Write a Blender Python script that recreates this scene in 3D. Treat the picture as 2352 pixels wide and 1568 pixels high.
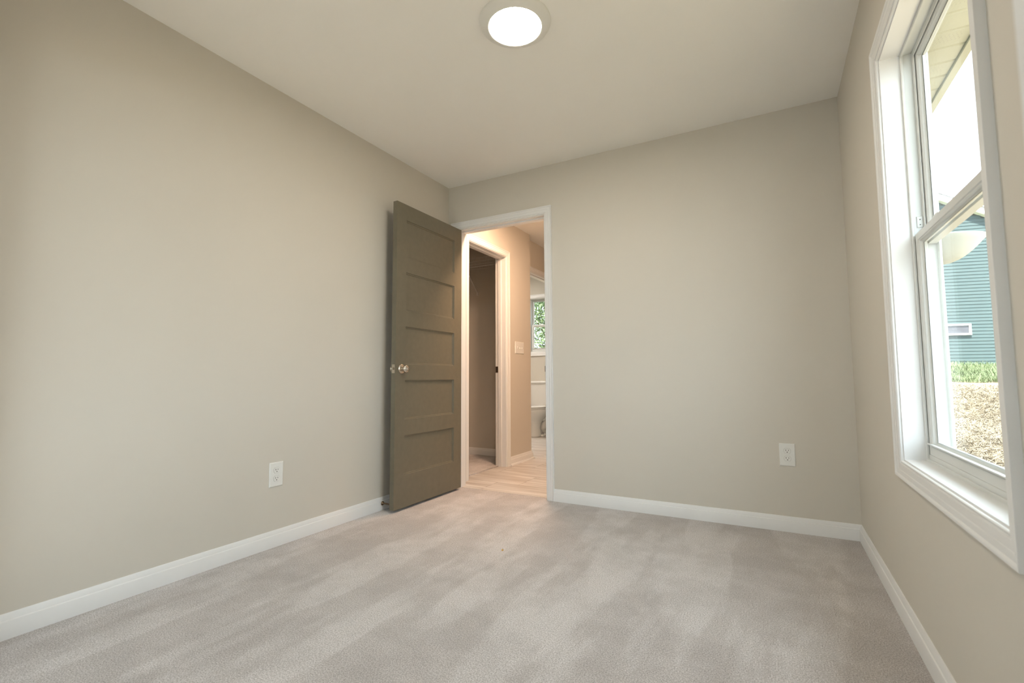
import bpy, bmesh, math, random
from mathutils import Vector, Matrix
random.seed(7)
for o in list(bpy.data.objects): bpy.data.objects.remove(o)
sc = bpy.context.scene
C = sc.collection
PI = math.pi

# ------------------------------------------------------------------ camera
YAW, PITCH, ROLL = 0.4989, 0.074, -0.005
CAM = Vector((2.3081, 0.0, 0.8721)); F_PX = 1094.39
cam_d = bpy.data.cameras.new('camera'); cam = bpy.data.objects.new('camera', cam_d); C.objects.link(cam)
cy, sy, cp, sp, cr, sr = math.cos(YAW), math.sin(YAW), math.cos(PITCH), math.sin(PITCH), math.cos(ROLL), math.sin(ROLL)
fw0 = Vector((-sy, cy, 0)); r0 = Vector((cy, sy, 0)); u0 = Vector((0, 0, 1))
fw = fw0*cp + u0*sp; up = u0*cp - fw0*sp
rt = r0*cr + up*sr; up2 = up*cr - r0*sr
m = Matrix((rt, up2, -fw)).transposed().to_4x4(); m.translation = CAM
cam.matrix_world = m
cam_d.sensor_width = 36.0; cam_d.sensor_fit = 'HORIZONTAL'; cam_d.lens = F_PX*36.0/2352.0; cam_d.clip_start = 0.02; cam_d.clip_end = 200
cam_d.dof.use_dof = True; cam_d.dof.focus_distance = 2.9; cam_d.dof.aperture_fstop = 4.0
sc.camera = cam

# ------------------------------------------------------------------ world, sun, exposure
world = bpy.data.worlds.new('sky'); sc.world = world; world.use_nodes = True
wn = world.node_tree.nodes['Background']
wn.inputs[0].default_value = (0.82, 0.935, 1.03, 1); wn.inputs[1].default_value = 6.8
sun_d = bpy.data.lights.new('sun', 'SUN'); sun_d.energy = 35.0; sun_d.angle = math.radians(2.0); sun_d.color = (1.0, 0.96, 0.87)
sun = bpy.data.objects.new('sun', sun_d); C.objects.link(sun)
sun.rotation_euler = Vector((0.05, 0.50, -1.0)).to_track_quat('-Z', 'Y').to_euler()   # shines from behind the house towards the yard
LAMP_MAIN = (1.0, 0.90, 0.74, 112.0)
LAMP_HALL = (1.0, 0.66, 0.44, 265.0)
LAMP_BATH_FILL = (1.0, 0.92, 0.82, 215.0)  # fill for the bathroom, from an added fixture out of view
sc.view_settings.view_transform = 'Standard'; sc.view_settings.look = 'None'
sc.view_settings.gamma = 1.0; sc.view_settings.use_curve_mapping = False
sc.view_settings.exposure = 0.10

# ------------------------------------------------------------------ materials
def mat(name, col, rough=0.5, metal=0.0, spec=0.5, noise=None, bump=None, emit=None):
    """noise=(scale, amount) varies the colour; bump=(scale, strength, distance)."""
    M = bpy.data.materials.new(name); M.use_nodes = True; nt = M.node_tree; N = nt.nodes; L = nt.links
    b = N['Principled BSDF']
    b.inputs['Base Color'].default_value = (*col, 1); b.inputs['Roughness'].default_value = rough
    b.inputs['Metallic'].default_value = metal; b.inputs['Specular IOR Level'].default_value = spec
    tc = N.new('ShaderNodeTexCoord')
    if noise:
        n = N.new('ShaderNodeTexNoise'); n.inputs['Scale'].default_value = noise[0]; n.inputs['Detail'].default_value = 4
        L.new(tc.outputs['Object'], n.inputs['Vector'])
        r = N.new('ShaderNodeValToRGB'); a = noise[1]
        r.color_ramp.elements[0].position = 0.3; r.color_ramp.elements[1].position = 0.7
        r.color_ramp.elements[0].color = (*[c*(1-a) for c in col], 1); r.color_ramp.elements[1].color = (*[min(1, c*(1+a)) for c in col], 1)
        L.new(n.outputs['Fac'], r.inputs['Fac']); L.new(r.outputs['Color'], b.inputs['Base Color'])
    if bump:
        n2 = N.new('ShaderNodeTexNoise'); n2.inputs['Scale'].default_value = bump[0]; n2.inputs['Detail'].default_value = 3
        L.new(tc.outputs['Object'], n2.inputs['Vector'])
        bp = N.new('ShaderNodeBump'); bp.inputs['Strength'].default_value = bump[1]; bp.inputs['Distance'].default_value = bump[2]
        L.new(n2.outputs['Fac'], bp.inputs['Height']); L.new(bp.outputs['Normal'], b.inputs['Normal'])
    if emit:
        b.inputs['Emission Color'].default_value = (*emit[:3], 1); b.inputs['Emission Strength'].default_value = emit[3]
    return M

M = {}
M['wall'] = mat('wall_paint', (0.642, 0.605, 0.538), 0.75, spec=0.3, noise=(1.5, 0.012), bump=(260, 0.10, 0.0008))
M['ceiling'] = mat('ceiling_paint', (0.90, 0.89, 0.855), 0.9, spec=0.2, noise=(2, 0.01), bump=(200, 0.10, 0.0008))
M['trim'] = mat('white_trim_paint', (0.80, 0.80, 0.795), 0.38, noise=(8, 0.01))
M['vinyl'] = mat('white_vinyl', (0.68, 0.69, 0.67), 0.32, noise=(9, 0.01))
M['door'] = mat('olive_grey_door_paint', (0.158, 0.140, 0.098), 0.42, noise=(30, 0.05), bump=(400, 0.12, 0.0006))
M['nickel'] = mat('satin_nickel', (0.62, 0.56, 0.48), 0.24, 1.0, noise=(40, 0.05))
M['bronze'] = mat('dark_bronze', (0.16, 0.11, 0.07), 0.35, 0.9, noise=(60, 0.1))
M['plastic'] = mat('white_plastic', (0.80, 0.80, 0.77), 0.3, noise=(20, 0.01))
M['slot'] = mat('dark_slot', (0.05, 0.045, 0.04), 0.6, noise=(50, 0.1))
M['rubber'] = mat('grey_rubber', (0.25, 0.25, 0.25), 0.7, noise=(50, 0.1))
M['wire'] = mat('white_coated_wire', (0.78, 0.76, 0.72), 0.4, noise=(30, 0.02))
M['porcelain'] = mat('white_porcelain', (0.82, 0.81, 0.78), 0.12, noise=(6, 0.01))
M['lens'] = mat('lit_lens', (0.9, 0.9, 0.9), 0.4, emit=LAMP_MAIN)
M['lens_hall'] = mat('lit_hall_lens', (0.9, 0.9, 0.9), 0.4, emit=LAMP_HALL)
M['lens_bath_fill'] = mat('lit_bathroom_fill_lens', (0.9, 0.9, 0.9), 0.4, emit=LAMP_BATH_FILL)
M['soffit'] = mat('cream_vinyl_soffit', (0.58, 0.575, 0.47), 0.5, noise=(5, 0.02))
M['grout'] = mat('grout', (0.33, 0.28, 0.23), 0.9, noise=(80, 0.1))
M['roof'] = mat('grey_shingles', (0.12, 0.12, 0.13), 0.9, noise=(12, 0.3), bump=(30, 0.4, 0.02))
M['siding'] = mat('blue_green_siding', (0.031, 0.056, 0.060), 0.7, noise=(3, 0.04))
M['pane_dark'] = mat('dark_window_pane', (0.05, 0.05, 0.06), 0.1, noise=(4, 0.2))
M['bark'] = mat('bark', (0.12, 0.09, 0.06), 0.9, noise=(14, 0.3), bump=(20, 0.6, 0.02))
M['leaf'] = mat('leaf', (0.105, 0.155, 0.065), 0.5, noise=(1.6, 0.35))
M['straw'] = mat('straw', (0.185, 0.155, 0.110), 0.8, noise=(2.2, 0.35))
M['brass'] = mat('brass', (0.75, 0.52, 0.20), 0.25, 1.0, noise=(60, 0.1))
M['paper_white'] = mat('white_fibreglass', (0.46, 0.48, 0.45), 0.4, noise=(5, 0.03))

def glass_mat():
    G = bpy.data.materials.new('window_glass'); G.use_nodes = True; nt = G.node_tree; nt.nodes.clear()
    o = nt.nodes.new('ShaderNodeOutputMaterial'); mx = nt.nodes.new('ShaderNodeMixShader')
    lw = nt.nodes.new('ShaderNodeLayerWeight'); lw.inputs['Blend'].default_value = 0.5
    pw = nt.nodes.new('ShaderNodeMath'); pw.operation = 'POWER'; pw.inputs[1].default_value = 5.0
    fr = nt.nodes.new('ShaderNodeMath'); fr.operation = 'MULTIPLY_ADD'; fr.inputs[1].default_value = 0.45; fr.inputs[2].default_value = 0.02
    nt.links.new(lw.outputs['Facing'], pw.inputs[0]); nt.links.new(pw.outputs[0], fr.inputs[0])
    t = nt.nodes.new('ShaderNodeBsdfTransparent'); t.inputs[0].default_value = (0.96, 0.975, 0.965, 1)
    g = nt.nodes.new('ShaderNodeBsdfGlossy'); g.inputs['Roughness'].default_value = 0.0
    nt.links.new(fr.outputs[0], mx.inputs[0]); nt.links.new(t.outputs[0], mx.inputs[1]); nt.links.new(g.outputs[0], mx.inputs[2])
    nt.links.new(mx.outputs[0], o.inputs[0]); return G
M['glass'] = glass_mat()

def carpet_mat():
    Mt = bpy.data.materials.new('carpet'); Mt.use_nodes = True; nt = Mt.node_tree; N = nt.nodes; L = nt.links
    b = N['Principled BSDF']; b.inputs['Roughness'].default_value = 1.0; b.inputs['Specular IOR Level'].default_value = 0.1
    b.inputs['Sheen Weight'].default_value = 0.15
    tc = N.new('ShaderNodeTexCoord')
    def noise(scale, detail, vec=None, rough=0.5):
        n = N.new('ShaderNodeTexNoise'); n.inputs['Scale'].default_value = scale; n.inputs['Detail'].default_value = detail
        n.inputs['Roughness'].default_value = rough; L.new(vec or tc.outputs['Object'], n.inputs['Vector']); return n
    def ramp(src, p0, p1, c0, c1):
        r = N.new('ShaderNodeValToRGB'); r.color_ramp.elements[0].position = p0; r.color_ramp.elements[1].position = p1
        r.color_ramp.elements[0].color = (*c0, 1); r.color_ramp.elements[1].color = (*c1, 1); L.new(src, r.inputs['Fac']); return r
    fine = noise(230, 4, rough=0.85)
    base = ramp(fine.outputs['Fac'], 0.39, 0.585, (0.315, 0.285, 0.272), (0.755, 0.722, 0.718))
    # brushed pile: bands left by the vacuum cleaner, long in y, wobbling
    mp = N.new('ShaderNodeMapping'); mp.inputs['Scale'].default_value = (2.4, 0.50, 1.0); mp.inputs['Rotation'].default_value = (0, 0, 0.10)
    L.new(tc.outputs['Object'], mp.inputs['Vector'])
    band = noise(1.5, 4, mp.outputs['Vector'], 0.58)
    rb = ramp(band.outputs['Fac'], 0.47, 0.54, (0.915, 0.905, 0.895), (1.055, 1.055, 1.055))
    blot = noise(3.4, 7, rough=0.68); rbl = ramp(blot.outputs['Fac'], 0.42, 0.58, (0.915, 0.91, 0.905), (1.05, 1.05, 1.05))
    def mul(a, c):
        x = N.new('ShaderNodeMix'); x.data_type = 'RGBA'; x.blend_type = 'MULTIPLY'; x.inputs[0].default_value = 1
        L.new(a, x.inputs[6]); L.new(c, x.inputs[7]); return x.outputs[2]
    col = mul(mul(base.outputs['Color'], rb.outputs['Color']), rbl.outputs['Color'])
    L.new(col, b.inputs['Base Color'])
    bp = N.new('ShaderNodeBump'); bp.inputs['Strength'].default_value = 0.55; bp.inputs['Distance'].default_value = 0.006
    L.new(fine.outputs['Fac'], bp.inputs['Height']); L.new(bp.outputs['Normal'], b.inputs['Normal'])
    return Mt
M['carpet'] = carpet_mat()

def tile_mat():
    Mt = bpy.data.materials.new('wood_look_tile'); Mt.use_nodes = True; nt = Mt.node_tree; N = nt.nodes; L = nt.links
    b = N['Principled BSDF']; b.inputs['Roughness'].default_value = 0.38
    tc = N.new('ShaderNodeTexCoord'); g = N.new('ShaderNodeNewGeometry')
    mp = N.new('ShaderNodeMapping'); mp.inputs['Scale'].default_value = (0.9, 11, 1); L.new(tc.outputs['Object'], mp.inputs['Vector'])
    ad = N.new('ShaderNodeVectorMath'); ad.operation = 'ADD'; L.new(mp.outputs[0], ad.inputs[0])
    sc2 = N.new('ShaderNodeMath'); sc2.operation = 'MULTIPLY'; sc2.inputs[1].default_value = 37; L.new(g.outputs['Random Per Island'], sc2.inputs[0])
    L.new(sc2.outputs[0], ad.inputs[1])
    n = N.new('ShaderNodeTexNoise'); n.inputs['Scale'].default_value = 2.2; n.inputs['Detail'].default_value = 5; L.new(ad.outputs[0], n.inputs['Vector'])
    r = N.new('ShaderNodeValToRGB'); r.color_ramp.elements[0].position = 0.32; r.color_ramp.elements[1].position = 0.68
    r.color_ramp.elements[0].color = (0.46, 0.41, 0.37, 1); r.color_ramp.elements[1].color = (0.72, 0.69, 0.655, 1)
    L.new(n.outputs['Fac'], r.inputs['Fac']); L.new(r.outputs['Color'], b.inputs['Base Color']); return Mt
M['tile'] = tile_mat()

def ground_mat():
    Mt = bpy.data.materials.new('yard_soil_and_grass'); Mt.use_nodes = True; nt = Mt.node_tree; N = nt.nodes; L = nt.links
    b = N['Principled BSDF']; b.inputs['Roughness'].default_value = 1.0; b.inputs['Specular IOR Level'].default_value = 0.1
    tc = N.new('ShaderNodeTexCoord'); sx = N.new('ShaderNodeSeparateXYZ'); L.new(tc.outputs['Object'], sx.inputs[0])
    n = N.new('ShaderNodeTexNoise'); n.inputs['Scale'].default_value = 1.2; n.inputs['Detail'].default_value = 6; L.new(tc.outputs['Object'], n.inputs['Vector'])
    ma = N.new('ShaderNodeMath'); ma.operation = 'MULTIPLY_ADD'; ma.inputs[1].default_value = 1.6; L.new(n.outputs['Fac'], ma.inputs[0]); L.new(sx.outputs['Y'], ma.inputs[2])
    mr = N.new('ShaderNodeMapRange'); mr.inputs[1].default_value = 14.0; mr.inputs[2].default_value = 14.4; L.new(ma.outputs[0], mr.inputs[0])
    n2 = N.new('ShaderNodeTexNoise'); n2.inputs['Scale'].default_value = 6; n2.inputs['Detail'].default_value = 8; L.new(tc.outputs['Object'], n2.inputs['Vector'])
    r1 = N.new('ShaderNodeValToRGB'); r1.color_ramp.elements[0].position = .3; r1.color_ramp.elements[1].position = .7
    r1.color_ramp.elements[0].color = (0.13, 0.105, 0.075, 1); r1.color_ramp.elements[1].color = (0.24, 0.205, 0.145, 1); L.new(n2.outputs['Fac'], r1.inputs[0])
    r2 = N.new('ShaderNodeValToRGB'); r2.color_ramp.elements[0].position = .3; r2.color_ramp.elements[1].position = .7
    r2.color_ramp.elements[0].color = (0.055, 0.08, 0.036, 1); r2.color_ramp.elements[1].color = (0.12, 0.14, 0.07, 1); L.new(n2.outputs['Fac'], r2.inputs[0])
    mx = N.new('ShaderNodeMix'); mx.data_type = 'RGBA'; L.new(mr.outputs[0], mx.inputs[0]); L.new(r1.outputs[0], mx.inputs[6]); L.new(r2.outputs[0], mx.inputs[7])
    L.new(mx.outputs[2], b.inputs['Base Color']); return Mt
M['ground'] = ground_mat()

# ------------------------------------------------------------------ helpers
def tag(o, label=None, cat=None, group=None, kind=None):
    if label: o['label'] = label
    if cat: o['category'] = cat
    if group: o['group'] = group
    if kind: o['kind'] = kind
    return o
def empty(name, loc=(0, 0, 0), rz=0):
    o = bpy.data.objects.new(name, None); C.objects.link(o); o.location = loc; o.rotation_euler = (0, 0, rz); o.empty_display_size = 0.05
    return o
class MB:
    def __init__(s): s.bm = bmesh.new()
    def box(s, x0, x1, y0, y1, z0, z1, bev=0.0, seg=1):
        vs = [s.bm.verts.new(p) for p in [(x0,y0,z0),(x1,y0,z0),(x1,y1,z0),(x0,y1,z0),(x0,y0,z1),(x1,y0,z1),(x1,y1,z1),(x0,y1,z1)]]
        fs = [s.bm.faces.new([vs[i] for i in f]) for f in [(3,2,1,0),(4,5,6,7),(0,1,5,4),(1,2,6,5),(2,3,7,6),(3,0,4,7)]]
        if bev > 0:
            es = list({e for f in fs for e in f.edges})
            bmesh.ops.bevel(s.bm, geom=es, offset=bev, segments=seg, affect='EDGES', profile=0.7)
        return s
    def loops(s, rings, closed_ring=True, cap=True, closed_path=False):
        """rings: list of equal length point lists -> skinned surface"""
        R = [[s.bm.verts.new(p) for p in r] for r in rings]; n = len(R[0]); m_ = len(R)
        for i in range(m_ if closed_path else m_-1):
            a, b = R[i], R[(i+1) % m_]
            for j in range(n if closed_ring else n-1):
                k = (j+1) % n
                try: s.bm.faces.new((a[j], a[k], b[k], b[j]))
                except ValueError: pass
        if cap and not closed_path:
            for r in (R[0], R[-1]):
                try: s.bm.faces.new(r)
                except ValueError: pass
        return s
    def lathe(s, prof, origin, axis, n=40, cap=True):
        """prof: list of (radius, height along axis)"""
        ax = Vector(axis).normalized(); t = ax.orthogonal().normalized(); b = ax.cross(t); o = Vector(origin)
        s.loops([[o + ax*h + (t*math.cos(2*PI*k/n) + b*math.sin(2*PI*k/n))*max(r, 1e-5) for k in range(n)] for r, h in prof], cap=cap)
        return s
    def tube(s, pts, r, n=8):
        pts = [Vector(p) for p in pts]; rings = []
        for i, p in enumerate(pts):
            d = (pts[min(i+1, len(pts)-1)] - pts[max(i-1, 0)]).normalized()
            t = d.cross(Vector((0.13, 0.21, 0.97))).normalized() if abs(d.z) < 0.95 else d.cross(Vector((1, 0, 0))).normalized()
            b = d.cross(t); rr = r[i] if isinstance(r, (list, tuple)) else r
            rings.append([p + (t*math.cos(2*PI*k/n) + b*math.sin(2*PI*k/n))*rr for k in range(n)])
        return s.loops(rings)
    def sweep_rect(s, P, U, V, Nn, u0, u1, v0, v1, prof, door=False):
        """mitred frame: prof = (distance outwards from the inner edge, height along Nn)"""
        P, U, V, Nn = Vector(P), Vector(U), Vector(V), Vector(Nn)
        def pt(u, v, h): return P + U*u + V*v + Nn*h
        if door:
            rings = [[pt(u0-d, v0, h) for d, h in prof], [pt(u0-d, v1+d, h) for d, h in prof], [pt(u1+d, v1+d, h) for d, h in prof], [pt(u1+d, v0, h) for d, h in prof]]
            s.loops(rings)
        else:
            rings = [[pt(u0-d, v0-d, h) for d, h in prof], [pt(u0-d, v1+d, h) for d, h in prof], [pt(u1+d, v1+d, h) for d, h in prof], [pt(u1+d, v0-d, h) for d, h in prof]]
            s.loops(rings, closed_path=True)
        return s
    def path_profile(s, path, prof):
        """baseboard: path = list of (x,y) wall line, room on the LEFT of travel; prof=(out, z)"""
        n = len(path); rings = []
        for i, p in enumerate(path):
            p = Vector(p)
            def nrm(a, b): d = (Vector(b)-Vector(a)).normalized(); return Vector((-d.y, d.x))
            if i == 0: nn = nrm(path[0], path[1]); k = 1
            elif i == n-1: nn = nrm(path[-2], path[-1]); k = 1
            else:
                a, b = nrm(path[i-1], path[i]), nrm(path[i], path[i+1]); nn = (a+b).normalized(); k = 1/max(0.2, nn.dot(a))
            rings.append([(p.x+nn.x*o*k, p.y+nn.y*o*k, z) for o, z in prof])
        return s.loops(rings)
    def build(s, name, material, parent=None, smooth=False, auto=None):
        bmesh.ops.recalc_face_normals(s.bm, faces=s.bm.faces)
        me = bpy.data.meshes.new(name); s.bm.to_mesh(me); s.bm.free()
        me.materials.append(material)
        if smooth or auto:
            for p in me.polygons: p.use_smooth = True
        if auto:
            me.set_sharp_from_angle(angle=math.radians(auto))
        o = bpy.data.objects.new(name, me); C.objects.link(o)
        if parent is not None:
            o.parent = parent
            # geometry is given in world coordinates: cancel the parent's transform
            o.matrix_parent_inverse = Matrix.Identity(4)
            pm = Matrix.Translation(parent.location) if parent.type == 'EMPTY' else Matrix.Identity(4)
            pr = parent
            tot = Matrix.Identity(4)
            while pr is not None:
                tot = Matrix.LocRotScale(pr.location, pr.rotation_euler, pr.scale) @ tot; pr = pr.parent
            me.transform(tot.inverted())
        return o
def struct(o, label, cat): return tag(o, label, cat, kind='structure')

# ------------------------------------------------------------------ sizes
W, D, H = 2.6914, 3.1491, 2.44
WT = 0.115                      # inner wall thickness
ZD = 2.067                      # head of door openings
JX0, JX1 = 0.096, 0.866         # bedroom doorway
HALL_X = 0.005                  # face of the closet wall in the hallway
REC_X = -0.085                  # face of the recessed wall with the bathroom door
YC = 4.56                       # far wall of the hall closet
YCOR = 4.65                     # end of closet wall
YB = 6.85                       # far wall of the bathroom
FW0, FW1 = 0.36, 0.47           # front wall (the photograph is taken from the closet opening in it)
EXT = 0.125

# ------------------------------------------------------------------ floor, ceiling, walls
o = MB().box(0, W, -0.55, 3.196, -0.03, 0.0).build('floor', M['carpet']); struct(o, 'light grey-beige cut pile bedroom carpet with vacuum marks', 'carpet')
fl = MB()
fl.box(-3.2, 1.6, 3.200, 7.1, -0.05, -0.003)
hall_floor = fl.build('floor_hall', M['grout']); struct(hall_floor, 'pale wood-look plank tile floor running through hallway and bathroom', 'floor')
tb = MB(); row = 0; y = 3.201; ys = [3.201, 3.475, 3.805, 4.141, 4.475, 4.81, 5.14, 5.475, 5.81, 6.14, 6.475, 6.81, 7.1]
offs = 0.27
for i in range(len(ys)-1):
    x = offs - 0.61*7 + i*0.2
    while x < 1.6:
        a, b = max(x+0.0015, -3.1), min(x+0.61-0.0015, 1.6)
        y0_, y1_ = ys[i]+0.0015, ys[i+1]-0.0015
        if b > a:
            if a < -0.11 and y0_ < YCOR-0.1:      # the closet is carpeted
                a = max(a, -0.078)
            if b > a: tb.box(a, b, y0_, y1_, -0.006, 0.0)
        x += 0.61
tb.build('plank_tiles', M['tile'], hall_floor)
o = MB().box(-1.4, -0.08, 3.2, YC, -0.002, 0.008).build('floor_closet', M['carpet']); struct(o, 'beige carpet on the floor of the hall closet', 'carpet')

o = MB().box(-0.12, W+EXT, -0.6, 3.2, H, H+0.16).build('ceiling', M['ceiling']); struct(o, 'smooth off-white bedroom ceiling', 'ceiling')
b = MB(); b.box(REC_X-WT, W+EXT, 3.2, 7.2, H, H+0.16); b.box(-3.3, REC_X-WT, 3.2, YCOR+0.02, H, H+0.16); b.box(-3.3, REC_X-WT, YCOR+0.02, 7.2, H+0.12, H+0.24)
o = b.build('ceiling_hall', M['ceiling']); struct(o, 'smooth ceiling over hallway, closet and bathroom', 'ceiling')
o = MB().box(-0.115, 0, -0.6, D+WT, -0.03, H).build('wall_left', M['wall']); struct(o, 'long greige bedroom wall behind the open door', 'wall')
b = MB(); b.box(0, JX0-0.018, D, D+WT, -0.03, H); b.box(JX1+0.018, W+EXT, D, D+WT, -0.03, H); b.box(JX0-0.018, JX1+0.018, D, D+WT, ZD+0.018, H)
o = b.build('wall_back', M['wall']); struct(o, 'greige bedroom wall holding the doorway to the hall', 'wall')
# right wall with window hole
WY0, WY1, WZ0, WZ1 = 1.245, 2.085, 0.585, 2.005
b = MB(); b.box(W, W+EXT, -0.6, WY0-0.012, -0.03, H); b.box(W, W+EXT, WY1+0.012, D+WT, -0.03, H)
b.box(W, W+EXT, WY0-0.012, WY1+0.012, -0.03, WZ0-0.012); b.box(W, W+EXT, WY0-0.012, WY1+0.012, WZ1+0.012, H)
o = b.build('wall_right', M['wall']); struct(o, 'greige bedroom wall holding the large window', 'wall')
OJ0, OJ1 = 0.12, 2.475
b = MB(); b.box(0, OJ0-0.018, FW0, FW1, -0.03, H); b.box(OJ1+0.018, W, FW0, FW1, -0.03, H); b.box(OJ0-0.018, OJ1+0.018, FW0, FW1, ZD+0.018, H)
o = b.build('wall_front', M['wall']); struct(o, 'greige wall beside the camera with a wide alcove opening', 'wall')
RW = [(0.34, 1.22)]; RZ0, RZ1 = 0.50, 2.00     # unseen window added behind the camera for cool fill daylight
b = MB(); yr0, yr1 = -0.76, -0.6
for a_, c_ in ((-0.115, RW[0][0]), (RW[0][1], W+EXT)): b.box(a_+(0.012 if a_ > 0 else 0), c_-(0.012 if c_ < W else 0), yr0, yr1, -0.03, H+0.16)
for a_, c_ in RW: b.box(a_-0.012, c_+0.012, yr0, yr1, -0.03, RZ0-0.012); b.box(a_-0.012, c_+0.012, yr0, yr1, RZ1+0.012, H+0.16)
o = b.build('wall_alcove_rear', M['wall']); struct(o, 'rear wall of the alcove behind the camera with one window added for fill daylight', 'wall')

# hall, closet, bathroom walls
CO0, CO1 = 3.44, 4.098        # closet door opening in the hall wall
b = MB(); b.box(HALL_X-WT, HALL_X, D+WT, CO0-0.018, -0.03, H); b.box(HALL_X-WT, HALL_X, CO1+0.018, YCOR, -0.03, H); b.box(HALL_X-WT, HALL_X, CO0-0.018, CO1+0.018, ZD+0.018, H)
o = b.build('wall_hall', M['wall']); struct(o, 'hallway wall with closet opening and light switch', 'wall')
b = MB(); b.box(-1.5, HALL_X-WT, YC, YCOR, -0.03, H)
o = b.build('wall_closet_far', M['wall']); struct(o, 'closet side wall that carries the wire shelf', 'wall')
b = MB(); b.box(-1.5, -1.385, 3.1, YCOR, -0.03, H); b.box(-1.385, -0.115, 3.1, 3.2, -0.03, H)
o = b.build('wall_closet_left', M['wall']); struct(o, 'deep end wall of the hall closet', 'wall')
BD0, BD1 = 4.76, 5.52
b = MB(); b.box(REC_X-WT, REC_X, YCOR, BD0-0.018, -0.03, H); b.box(REC_X-WT, REC_X, BD1+0.018, YB, -0.03, H); b.box(REC_X-WT, REC_X, BD0-0.018, BD1+0.018, ZD+0.018, H)
o = b.build('wall_bathroom_entry', M['wall']); struct(o, 'recessed hallway wall with the bathroom doorway', 'wall')
BWX0, BWX1, BWZ0, BWZ1 = -1.105, -0.40, 1.265, 2.125
b = MB(); b.box(-3.1, BWX0-0.012, YB, YB+0.15, -0.3, H+0.13); b.box(BWX1+0.012, 1.6, YB, YB+0.15, -0.3, H+0.13)
b.box(BWX0-0.012, BWX1+0.012, YB, YB+0.15, -0.3, BWZ0-0.012); b.box(BWX0-0.012, BWX1+0.012, YB, YB+0.15, BWZ1+0.012, H+0.13)
o = b.build('wall_bathroom_far', M['wall']); struct(o, 'bathroom wall behind the toilet with a small window', 'wall')
o = MB().box(-3.2, -3.1, YCOR, YB+0.15, -0.3, H+0.13).build('wall_bathroom_left', M['wall']); struct(o, 'far left bathroom wall', 'wall')
o = MB().box(-3.1, REC_X-WT, YCOR, YCOR+0.02, -0.03, H+0.14).build('wall_bathroom_near', M['wall']); struct(o, 'bathroom wall backing onto the closet', 'wall')
o = MB().box(1.5, 1.6, D+WT, YB, -0.3, H).build('wall_hall_right', M['wall']); struct(o, 'right wall of the hallway', 'wall')

# ------------------------------------------------------------------ casings, jambs, baseboards
CAS = [(0, 0), (0, 0.006), (0.002, 0.0085), (0.0055, 0.0085), (0.0075, 0.0065), (0.009, 0.0065), (0.011, 0.0105), (0.020, 0.0115), (0.030, 0.0115), (0.032, 0.0135),
       (0.036, 0.0145), (0.046, 0.0135), (0.049, 0.0165), (0.052, 0.018), (0.056, 0.018), (0.057, 0.0165), (0.057, 0)]
REV = 0.005
def door_trim(n, origin, U, Nn, u0, u1, depth, label, stop_at, both=True, strike=None):
    """casing + jamb lining + stop of an opening; origin on the wall face, Nn out of the wall"""
    P, U, Nn = Vector(origin), Vector(U), Vector(Nn); V = Vector((0, 0, 1))
    root = empty(f'trim_{n}', P + U*u0)
    struct(root, label, 'trim')
    b = MB(); b.sweep_rect(P, U, V, Nn, u0-REV, u1+REV, 0, ZD+REV, CAS, door=True)
    b.build('casing', M['trim'], root, auto=35)
    if both:
        b = MB(); b.sweep_rect(P - Nn*depth, U, V, -Nn, u0-REV, u1+REV, 0, ZD+REV, CAS, door=True); b.build('casing', M['trim'], root, auto=35)
    jb = [(0, -depth), (0, 0), (0.018, 0), (0.018, -depth)]
    b = MB(); b.sweep_rect(P, U, V, Nn, u0, u1, 0, ZD, jb, door=True); b.build('jamb', M['trim'], root)
    a, c = stop_at
    st = [(0, -a), (0, -c), (-0.009, -c+0.0015), (-0.010, -c+0.003), (-0.010, -a-0.003), (-0.008, -a)]
    b = MB(); b.sweep_rect(P, U, V, Nn, u0, u1, 0, ZD, st, door=True); b.build('door_stop_moulding', M['trim'], root)
    return root
t1 = door_trim(1, (0, D, 0), (1, 0, 0), (0, -1, 0), JX0, JX1, WT, 'white casing and jamb around the bedroom doorway', (0.040, 0.075))
# strike plate of the bedroom doorway with its lip
b = MB(); b.box(JX1-0.0015, JX1+0.001, D+0.005, D+0.035, 0.90, 0.957); b.box(JX1-0.0025, JX1+0.0005, D-0.004, D+0.006, 0.908, 0.949)
sp_ = b.build('strike_plate', M['bronze'], t1); sp_['label'] = 'dark metal strike plate'
t2 = door_trim(2, (HALL_X, 0, 0), (0, 1, 0), (1, 0, 0), CO0, CO1, WT, 'white casing and jamb of the hall closet opening', (0.048, 0.085))
b = MB(); b.box(HALL_X-0.1155, HALL_X-0.088, CO1-0.0022, CO1, 0.915, 0.975); b.box(HALL_X-0.112, HALL_X-0.094, CO1-0.0026, CO1-0.002, 0.93, 0.96)
sp_ = b.build('strike_plate', M['bronze'], t2); sp_['label'] = 'bronze strike plate'
b = MB(); b.box(HALL_X-0.108, HALL_X-0.097, CO1-0.0032, CO1-0.0022, 0.936, 0.954); b.build('latch_hole', M['slot'], sp_)
t3 = door_trim(3, (REC_X, 0, 0), (0, 1, 0), (1, 0, 0), BD0, BD1, WT, 'white casing and jamb of the bathroom doorway', (0.040, 0.075))
t4 = door_trim(4, (0, FW1, 0), (1, 0, 0), (0, 1, 0), OJ0, OJ1, FW1-FW0, 'white casing and jamb of the wide alcove opening beside the camera', (0.045, 0.065))

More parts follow.
